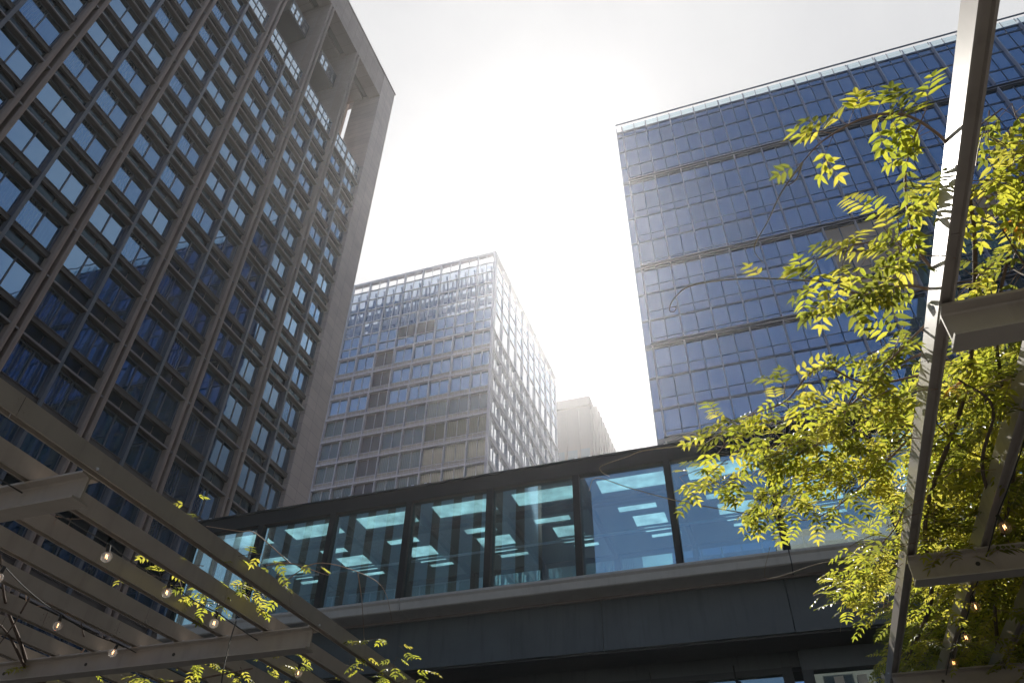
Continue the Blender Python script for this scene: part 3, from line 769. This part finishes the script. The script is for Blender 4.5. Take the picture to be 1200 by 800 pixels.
# ------------------------------------------------------------------ pergolas
ZR = 2.5+E; RW, RH = .067, .138
beams = [.32+2.845*k for k in range(0, 5)]
def rafter(x, y0, y1, breaks):
    p = MB(); ys = [y0]+breaks+[y1]
    for a, b in zip(ys[:-1], ys[1:]):
        a += .003; b -= .003; t = .011
        # channel: two webs with lips and a recessed soffit between
        p.prism([(x, ZR), (x+t, ZR), (x+t, ZR+.03), (x+RW-t, ZR+.03), (x+RW-t, ZR), (x+RW, ZR), (x+RW, ZR+RH), (x, ZR+RH)], a, b, 'y', 0)
    for b in breaks:
        for dy in (-.035, .035):
            for zz in (.045, .10): p.tube([(x+RW+.0, b+dy, ZR+zz), (x+RW+.006, b+dy, ZR+zz)], .007, k=6)
    for b in breaks: p.box(x+.004, x+RW-.004, b-.05, b+.05, ZR+.034, ZR+RH-.004, 1)
    return p
def cross(x0, x1, y):
    p = MB(); h = .195; zb, zt2 = ZR-h, ZR-.002; t = .014; hw2 = .07
    p.prism([(y-hw2, zb), (y+hw2, zb), (y+hw2, zb+t), (y+.016, zb+t+.006), (y+.008, zb+t+.016), (y+.008, zt2-t-.016), (y+.016, zt2-t-.006), (y+hw2, zt2-t), (y+hw2, zt2), (y-hw2, zt2), (y-hw2, zt2-t), (y-.016, zt2-t-.006), (y-.008, zt2-t-.016), (y-.008, zb+t+.016), (y-.016, zb+t+.006), (y-hw2, zb+t)], x0, x1, 'x')
    return p
def pergola(name, label, xs, bx0, bx1, seed):
    r = random.Random(seed); t = thing(name, label, 'pergola', ((bx0+bx1)/2, 5, 0), 'white steel pergolas over the terrace'); of = Vector((-(bx0+bx1)/2, -5, 0))
    for x in xs:
        br = [b-.55+r.uniform(-.25,.25) for b in beams[1:5]]
        o = rafter(x, -2.2, 12.6, br).build('rafter', [M['steel'], M['seam']], t); o.location = of
    for y in beams:
        o = cross(bx0, bx1, y).build('cross_beam', M['steel'], t); o.location = of
        p = MB()
        for q in range(int((bx1-bx0)/1.05)):
            xx = bx0+.45+1.05*q; p.tube([(xx, y-.014, ZR-.10), (xx, y-.0075, ZR-.10)], .016, k=10)
        o = p.build('bolt_hole', M['seam'], t); o.location = of; o['kind'] = 'stuff'
        p = MB()
        for x in xs:
            for s_ in (-.045, .045): p.tube([(x+RW/2+s_*1.3, y-.045, ZR-.002), (x+RW/2+s_*1.3, y-.045, ZR+.012)], .009, k=6)
        o = p.build('bolt', M['m_white'], t); o.location = of; o['kind'] = 'stuff'
    for px in ((bx0+.15) if bx0 < -3 else (bx1-.15),):
        for y in (beams[0], beams[2], beams[4]):
            p = MB(); p.box(px-.07, px+.07, y-.075, y+.075, 0, ZR-.21); o = p.build('post', M['steel'], t); o.location = of
    return t
LX = [-3.936-RW-.497*k for k in range(0, 14)]
RX = [1.059+.497*k for k in range(0, 9)]
pergola('steel_pergola', 'grey steel pergola with string lights between its many parallel rafters, lower left', LX, -11.2, -4.0, 3)
pergola('steel_pergola', 'steel pergola overgrown with leafy vine, its sunlit outer rafter standing at the right', RX, 1.063, 5.6, 5)

# ------------------------------------------------------------------ wisteria
Z0 = 2.6
OK_ = None
def leaflet(mb, p, d, n, L, w, m=0):
    s_ = d.cross(n).normalized(); n2 = n.normalized()
    q = lambda a, b, c=0: p + d*(L*a) + s_*(w*b) + n2*(w*c)
    b_, t_ = q(0,0), q(1,0,-.25)
    mb.v += [tuple(v) for v in (b_, q(.25,.40,.10), q(.60,.34,.05), t_, q(.60,-.34,.05), q(.25,-.40,.10), q(.45,0,-.07))]
    k = len(mb.v)-7
    mb.f += [(k, k+1, k+2, k+6), (k+6, k+2, k+3), (k, k+6, k+4, k+5), (k+6, k+3, k+4)]; mb.m += [m]*4
def leaf(mb, st, base, d, L, r, droop=.5):
    """one pinnate leaf"""
    p = Vector(base); d = Vector(d).normalized(); n = max(4, int(L/.036)); step = L/n
    if OK_ and not OK_(p, p + d*(L*.9)): return
    up = Vector((r.uniform(-.35,.35), r.uniform(-.35,.35), 1)).normalized()
    pts = [p.copy()]; u_ = r.random(); m = 3 if u_ < .004 else 2 if u_ < .30 else 1 if u_ > .66 else 0
    for i in range(n):
        d = (d + Vector((0,0,-droop/n))).normalized(); p = p + d*step; pts.append(p.copy())
        if i < 1: continue
        nn = (up - d*up.dot(d)).normalized(); s_ = d.cross(nn)
        k = math.sin(math.pi*min(1, (i+1)/(n+1)*.8+.2)); ll = (.036+.030*k)*(.7+L*1.6)*r.uniform(.85,1.12)
        for sg in (-1, 1):
            dd = (d*r.uniform(.45,.75) + s_*sg + nn*r.uniform(-.25,.1)).normalized()
            leaflet(mb, p, dd, nn + s_*r.uniform(-.35,.35), ll*r.uniform(.98,1.2), ll*.46, m)
    leaflet(mb, p, d, (up - d*up.dot(d)), .06*(.7+L*1.4), .025, m)
    st.tube(pts[::2] if len(pts) > 4 else pts, .0016, .0009, k=3)
def smooth(pts, n=6):
    """Catmull-Rom through control points"""
    P = [Vector(p) for p in pts]; P = [P[0]*2-P[1]] + P + [P[-1]*2-P[-2]]; out = []
    for i in range(1, len(P)-2):
        for k in range(n):
            t = k/n; a, b, c, d = P[i-1], P[i], P[i+1], P[i+2]
            out.append(.5*((2*b) + (c-a)*t + (2*a-5*b+4*c-d)*t*t + (3*b-a-3*c+d)*t**3))
    return out + [P[-2]]
def inpoly(x, y, pl):
    c = False; j = len(pl)-1
    for i in range(len(pl)):
        if (pl[i][1] > y) != (pl[j][1] > y) and x < (pl[j][0]-pl[i][0])*(y-pl[i][1])/(pl[j][1]-pl[i][1])+pl[i][0]: c = not c
        j = i
    return c
def fill(mb, st, poly, n, zr_, r, Lr=(.13,.26), bias=(-.5,0), stems=None):
    """leaves on short twigs scattered through a canopy layer whose outline (at height Z0 above the eye) is poly"""
    xs = [p[0] for p in poly]; ys = [p[1] for p in poly]; k = 0
    while k < n:
        x, y = r.uniform(min(xs), max(xs)), r.uniform(min(ys), max(ys))
        if not inpoly(x, y, poly): continue
        z = r.uniform(*zr_); s_ = z/Z0; base = Vector((x*s_, y*s_, z+E))
        az = r.uniform(0, 2*math.pi); td = Vector((math.cos(az)+bias[0], math.sin(az)+bias[1], r.uniform(-.1,.35))).normalized()
        m = r.randint(3, 5); L = r.uniform(.16,.34)
        tw = [base + td*(L*i/3) + Vector((0,0,-.02*i*i/3)) for i in range(4)]
        st.tube(tw, .0032, .0016, k=4)
        for i in range(m):
            q = tw[0].lerp(tw[3], i/(m-1)); a2 = r.uniform(-1.3,1.3)+(.9 if i % 2 else -.9)
            c_, s2 = math.cos(a2), math.sin(a2); dd = Vector((td.x*c_-td.y*s2, td.x*s2+td.y*c_, td.z*.4+r.uniform(-.3,.2)))
            leaf(mb, st, q, dd, r.uniform(*Lr), r, r.uniform(.2,.9)); k += 1
def along(mb, st, pts, r, spacing=.055, Lr=(.12,.24), a=0, b=1):
    path = smooth(pts); N = len(path); acc = 0
    for i in range(1, N):
        seg = path[i]-path[i-1]; acc += seg.length
        if not (a <= i/N <= b) or acc < spacing: continue
        acc = 0; az = r.uniform(0, 2*math.pi); d = seg.normalized()*r.uniform(.1,.8) + Vector((math.cos(az), math.sin(az), r.uniform(-.3,.35)))
        leaf(mb, st, path[i], d, r.uniform(*Lr), r, r.uniform(.2,.9))
def vine(name, label):
    return thing(name, label, 'climbing vine', (0,0,0))
def lift(pts, dz=0): return [(p[0], p[1], p[2]+E+dz) for p in pts]
r = random.Random(11)
V = vine('wisteria_vine', 'leafy yellow-green wisteria spilling off the right pergola past its sunlit outer rafter')
lf, tw, td = MB(), MB(), MB()
OK_ = lambda b, t: max(b.x/(b.z-E), t.x/(t.z-E))*2.6 < 1.0
P1 = [(1.07,3.05),(.86,3.23),(.7,3.54),(.39,3.67),(.08,3.93),(-.15,4.15),(-.1,4.59),(.13,5.29),(.31,5.21),(.71,5.21),(1.03,4.94),(1.17,4.09)]
P1b = [(1.05,3.25),(.75,3.7),(.5,4.0),(.35,4.4),(.45,4.9),(1.0,4.9)]
P2 = [(1.06,5.31),(.71,5.75),(.61,6.53),(.79,7.15),(1.08,7.44),(1.14,6.19)]
P7 = [(1.05,2.55),(.88,2.54),(.74,2.63),(.7,2.93),(.94,3.06),(1.08,2.99)]
fill(lf, tw, P1, 270, (2.48,2.75), r); fill(lf, tw, P1b, 70, (2.45,2.8), r)
fill(lf, tw, P2, 170, (2.35,2.75), r); fill(lf, tw, P7, 44, (2.5,2.7), r)
S = dict(
 S1=[(1.11,2.34,2.66),(1.02,2.18,2.62),(.88,2.03,2.6),(.73,2.0,2.6),(.58,2.06,2.6),(.5,2.14,2.6)],
 S2=[(1.09,3.05,2.64),(.98,2.79,2.6),(.91,2.46,2.6),(.91,2.23,2.6),(.96,2.04,2.6)],
 S3=[(1.08,3.17,2.66),(.93,3.03,2.6),(.74,3.03,2.6),(.55,2.88,2.6),(.45,2.8,2.6)],
 S4=[(1.18,3.69,2.7),(.88,3.75,2.62),(.61,4.09,2.6),(.36,4.3,2.6),(.08,4.48,2.6),(-.1,4.65,2.6)],
 S5=[(1.2,3.93,2.7),(.79,3.8,2.6),(.53,3.56,2.6),(.33,3.83,2.6),(.08,3.93,2.6),(-.17,4.14,2.6)],
 S6=[(1.19,4.37,2.7),(.81,4.88,2.6),(.54,5.28,2.6),(.3,5.34,2.6),(-.04,5.11,2.6)],
 S7=[(1.13,4.98,2.68),(1.01,5.7,2.62),(.78,6.24,2.6),(.65,6.91,2.55)],
 S8=[(1.15,3.4,2.7),(.92,3.6,2.62),(.7,3.9,2.6),(.6,4.4,2.6),(.5,4.9,2.6)],
 S9=[(1.16,4.2,2.7),(.95,4.5,2.6),(.65,4.7,2.58),(.3,4.75,2.56),(.05,4.95,2.54)])
for k, p in S.items():
    q = MB(); q.tube(smooth(lift(p)), .0075, .0022, k=6); q.build('stem', M['twig'], V, True)
    along(lf, tw, lift(p), r, .04 if k in ('S1','S4','S5','S6') else .07, (.09,.16) if k == 'S1' else (.10,.22), .05, .9 if k == 'S1' else 1)
along(lf, tw, lift(S['S1']), r, .028, (.11,.19), .0, .75)
along(lf, tw, lift(S['S2']), r, .05, (.12,.2)); along(lf, tw, lift(S['S3']), r, .05, (.12,.2))
TD = [[(.5,2.14,2.6),(.41,2.27,2.6),(.34,2.42,2.6),(.27,2.56,2.6),(.30,2.67,2.6)], [(.5,2.14,2.6),(.47,2.20,2.58),(.43,2.22,2.57)],
 [(.55,2.88,2.6),(.31,2.78,2.6),(.12,2.73,2.6),(-.05,2.72,2.6),(-.14,2.79,2.6),(-.17,2.86,2.6),(-.15,2.875,2.6),(-.135,2.85,2.6),(-.155,2.84,2.6)],
 [(-.17,4.14,2.6),(-.52,4.1,2.6),(-.66,4.14,2.6),(-.84,4.2,2.6),(-.86,4.27,2.6),(-.82,4.33,2.59)],
 [(-.04,5.11,2.6),(-.42,4.83,2.6),(-.72,4.54,2.6),(-.91,4.34,2.6),(-1.0,4.49,2.6)],
 [(.71,6.14,2.6),(.46,6.14,2.6),(.15,6.3,2.6),(.03,6.21,2.58),(.11,5.72,2.6)], [(.71,6.56,2.6),(.61,6.9,2.55),(.58,7.45,2.5)]]
for p in TD: q = MB(); q.tube(smooth(lift(p)), .0042, .0018, k=5); q.build('tendril', M['tendril'], V, True)
lf2 = MB()
for p in (TD[2][0:2],): 
    for q in (.35,.45): leaf(lf, tw, (.45+q*.1, 2.84, 2.6+E), (-.5,-.6,.1), .11, r, .2)
leaf(lf, tw, (.31,2.80,2.6+E), (-.5,-.75,.15), .13, r, .1); leaf(lf, tw, (.50,2.14,2.6+E), (-.5,.2,.1), .10, r, .2)
lf.build('foliage', LEAVES, V)['kind'] = 'stuff'; tw.build('twig', M['twig'], V, True)['kind'] = 'stuff'

r = random.Random(23); OK_ = lambda b, t: min(b.z, t.z)-E > 2.64 or min(b.x/(b.z-E), t.x/(t.z-E))*2.6 > 1.2
V = vine('wisteria_canopy', 'dense dark wisteria canopy roofing the right pergola above its bulbs')
lf, tw = MB(), MB()
P3 = [(1.12,3.52),(1.57,3.6),(2.2,6.29),(1.17,6.2),(1.12,4.97),(1.2,4.58)]
P4 = [(1.18,6.2),(2.3,6.3),(2.7,9.6),(1.15,9.4)]
P5 = [(1.15,2.1),(1.4,2.09),(1.58,3.19),(1.16,3.12),(1.16,2.53)]
fill(lf, tw, P3, 560, (2.66,3.0), r, (.16,.28)); fill(lf, tw, P3, 40, (2.45,2.6), r, (.16,.28))
fill(lf, tw, P4, 420, (2.66,3.0), r, (.16,.28)); fill(lf, tw, P4, 70, (2.40,2.6), r, (.16,.28))
fill(lf, tw, P5, 110, (2.62,2.9), r, (.14,.24), (-.2,0))
fill(lf, tw, [(1.6,2.0),(4.6,2.0),(5.2,9.5),(2.3,9.5)], 260, (2.7,3.0), r, (.2,.3))
for zz in (3.05, 3.25, 3.45): fill(lf, tw, [(1.15,3.6),(1.5,3.4),(2.4,6.0),(3.2,9.6),(1.2,9.6)], 1000, (zz-.1,zz+.1), r, (.2,.3))
ls = [[(1.3,9.2,2.75),(1.4,7.5,2.70),(1.25,5.8,2.72),(1.35,4.2,2.70),(1.28,3.0,2.72),(1.12,2.3,2.68)], [(2.2,9.4,2.72),(1.9,7.2,2.75),(1.75,5.2,2.70),(1.45,3.6,2.72),(1.5,2.2,2.74)],
      [(1.9,6.5,2.7),(1.5,5.0,2.6),(1.45,4.2,2.56),(1.25,3.9,2.6)], [(1.75,5.2,2.7),(1.4,4.8,2.66),(1.18,4.4,2.68)], [(1.45,3.2,2.75),(1.42,3.0,2.5),(1.38,2.9,2.75)]]
for i, p in enumerate(ls): q = MB(); q.tube(smooth(lift(p)), (.022, .018, .014, .01, .005)[i], (.008, .006, .006, .004, .004)[i], k=7); q.build('stem', M['bark'], V, True)
lf.build('foliage', LEAVES, V)['kind'] = 'stuff'; tw.build('twig', M['twig'], V, True)['kind'] = 'stuff'

r = random.Random(31); OK_ = None
V = vine('wisteria_vine', 'old gnarled wisteria climbing onto the left pergola, its twigs half bare')
lf, tw, td = MB(), MB(), MB()
fill(lf, tw, [(-4.55,4.30),(-4.36,4.5),(-3.95,5.35),(-4.2,5.85),(-4.35,5.5)], 30, (2.62,2.75), r, (.10,.18)); fill(lf, tw, [(-5.0,4.9),(-4.75,4.7),(-4.4,5.5),(-4.5,5.9),(-4.8,5.7)], 26, (2.55,2.72), r, (.10,.18))
fill(lf, tw, [(-7.6,6.3),(-6.1,6.1),(-5.0,6.2),(-4.2,7.1),(-4.5,8.6),(-8.6,8.0)], 330, (2.45,2.85), r, (.12,.2))
fill(lf, tw, [(-3.9,6.3),(-3.55,6.6),(-3.5,8.3),(-4.5,9.0),(-4.0,7.4)], 34, (2.4,2.7), r, (.10,.18))
fill(lf, tw, [(-3.93,4.35),(-3.62,4.6),(-3.6,5.0),(-3.9,5.1)], 9, (2.58,2.7), r, (.10,.16)); fill(lf, tw, [(-4.2,3.9),(-3.95,3.9),(-3.95,4.3),(-4.2,4.3)], 3, (2.66,2.72), r, (.08,.12))
B_ = [[(-8.3,6.9,-1.6),(-8.25,6.85,.2),(-8.0,6.7,1.6),(-7.9,6.63,2.3),(-7.7,6.6,2.6)],
 [(-7.91,6.63,2.5),(-7.05,5.63,2.5),(-6.43,4.8,2.55),(-5.78,4.09,2.6)], [(-7.88,6.64,2.5),(-7.31,5.94,2.45),(-6.9,5.31,2.5),(-6.83,5.0,2.55)], [(-7.91,6.63,2.5),(-7.2,6.24,2.5),(-6.65,6.0,2.55),(-6.25,5.5,2.6)],
 [(-7.91,6.63,2.5),(-7.57,6.89,2.42),(-6.98,6.89,2.42),(-5.87,6.77,2.42),(-5.1,6.71,2.45)], [(-7.81,6.5,2.5),(-7.74,6.09,2.5),(-7.64,5.71,2.6)], [(-6.05,4.72,2.62),(-6.6,5.1,2.5),(-7.55,5.73,2.48)]]
for i, p in enumerate(B_): q = MB(); q.tube(smooth(lift(p)), (.09,.022,.018,.016,.022,.012,.010)[i], (.05,.006,.006,.005,.008,.005,.004)[i], k=8); q.build('trunk' if i == 0 else 'stem', M['bark'], V, True)
for _ in range(20):                                # bare twigs
    b = Vector((r.uniform(-7.6,-4.6), r.uniform(3.6,6.0), 2.64)); d = Vector((r.uniform(-.5,.5), r.uniform(-.5,.5), r.uniform(-.03,.12)))
    q = [b + d*t + Vector((r.uniform(-.05,.05), r.uniform(-.05,.05), r.uniform(-.05,.05)))*(t > 0) for t in (0,.35,.7,1)]
    td.tube(smooth(lift([tuple(v) for v in q]), 4), .0035, .0016, k=4)
for p in ([(-3.95,5.35,2.66),(-3.4,4.97,2.6),(-3.15,5.22,2.6),(-3.1,5.6,2.6),(-3.37,6.35,2.6)], [(-3.15,5.22,2.6),(-3.36,5.72,2.55),(-3.72,6.48,2.5)], [(-3.6,4.91,2.6),(-3.57,4.37,2.6),(-3.67,4.3,2.6),(-3.95,4.25,2.66)], [(-3.9,5.0,2.66),(-3.6,4.91,2.6),(-3.42,5.2,2.6),(-3.40,5.05,2.6)]):
    q = MB(); q.tube(smooth(lift(p)), .005, .002, k=5); q.build('tendril', M['twig'], V, True)
lf.build('foliage', LEAVES, V)['kind'] = 'stuff'; tw.build('twig', M['bark'], V, True)['kind'] = 'stuff'; td.build('bare_twig', M['twig'], V, True)['kind'] = 'stuff'

# ------------------------------------------------------------------ string lights
bulb = MB(); bulb.ball((0,0,-.075), .040, 14, 10)
bm_ = bulb.mesh('bulb', M['bulb'], True)
cap = MB(); cap.tube([(0,0,.02), (0,0,-.035)], .013, .015, k=8); capm = cap.mesh('socket', M['cable'])
fil = MB(); fil.tube([(-.006,0,-.055), (-.008,.002,-.085), (0,-.002,-.062), (.008,.002,-.086), (.006,0,-.055)], .0022, k=4); film = fil.mesh('filament', M['fil'])
def lights(label, pts, ext):
    t = thing('string_lights', label, 'string lights', (pts[0][0], pts[0][1], 0), 'string lights under the pergolas'); of = Vector((-pts[0][0], -pts[0][1], 0))
    path = ext[0] + pts + ext[1]; q = []
    for a, b in zip(path[:-1], path[1:]):
        a, b = Vector(a), Vector(b)
        for k in range(6): u = k/6; q.append(a.lerp(b, u) + Vector((0,0,-.10*u*(1-u))))
    q.append(Vector(path[-1]))
    p = MB(); p.tube([(v.x, v.y, v.z+E+.02) for v in q], .005, k=5); o = p.build('cable', M['cable'], t); o.location = of
    for x, y, z in pts:
        b = inst('bulb', bm_, t, Vector((x, y, z+E))+of, (rnd.uniform(-.2,.2), rnd.uniform(-.2,.2), rnd.uniform(0,3)))
        inst('socket', capm, b); inst('filament', film, b)
ZB = 2.45
lights('string of clear bulbs nearest the open edge of the left pergola', [(-4.46*1.02,3.91*1.02,ZB),(-4.46*1.02,4.59*1.02,ZB),(-4.48*1.02,5.25*1.02,ZB),(-4.5*1.02,6.64*1.02,ZB)], [[(-4.5,-1,ZB)], [(-4.6,8.6,ZB),(-4.6,12,ZB)]])
lights('string of clear bulbs deeper under the left pergola', [(-5.52*1.02,3.98*1.02,ZB),(-5.84*1.02,4.91*1.02,ZB),(-5.86*1.02,5.64*1.02,ZB)], [[(-5.6,-1,ZB)], [(-5.9,8.6,ZB),(-5.9,12,ZB)]])
lights('string of warm glowing bulbs under the right pergola canopy', [(1.59,5.39,ZB),(1.58,6.81,ZB),(1.58,7.53,ZB),(1.55,8.21,ZB)], [[(1.6,-1,ZB),(1.6,3.6,ZB)], [(1.6,12,ZB)]])
p = MB(); p.tube([(-4.63,5.7,2.52+E),(-4.56,5.6,2.3+E),(-4.43,5.45,2.0+E),(-4.35,5.4,1.7+E)], .006, k=5)
tag(p.build('hanging_cable', M['cable']), 'thin black cable hanging down from the left pergola cross beam', 'cable')
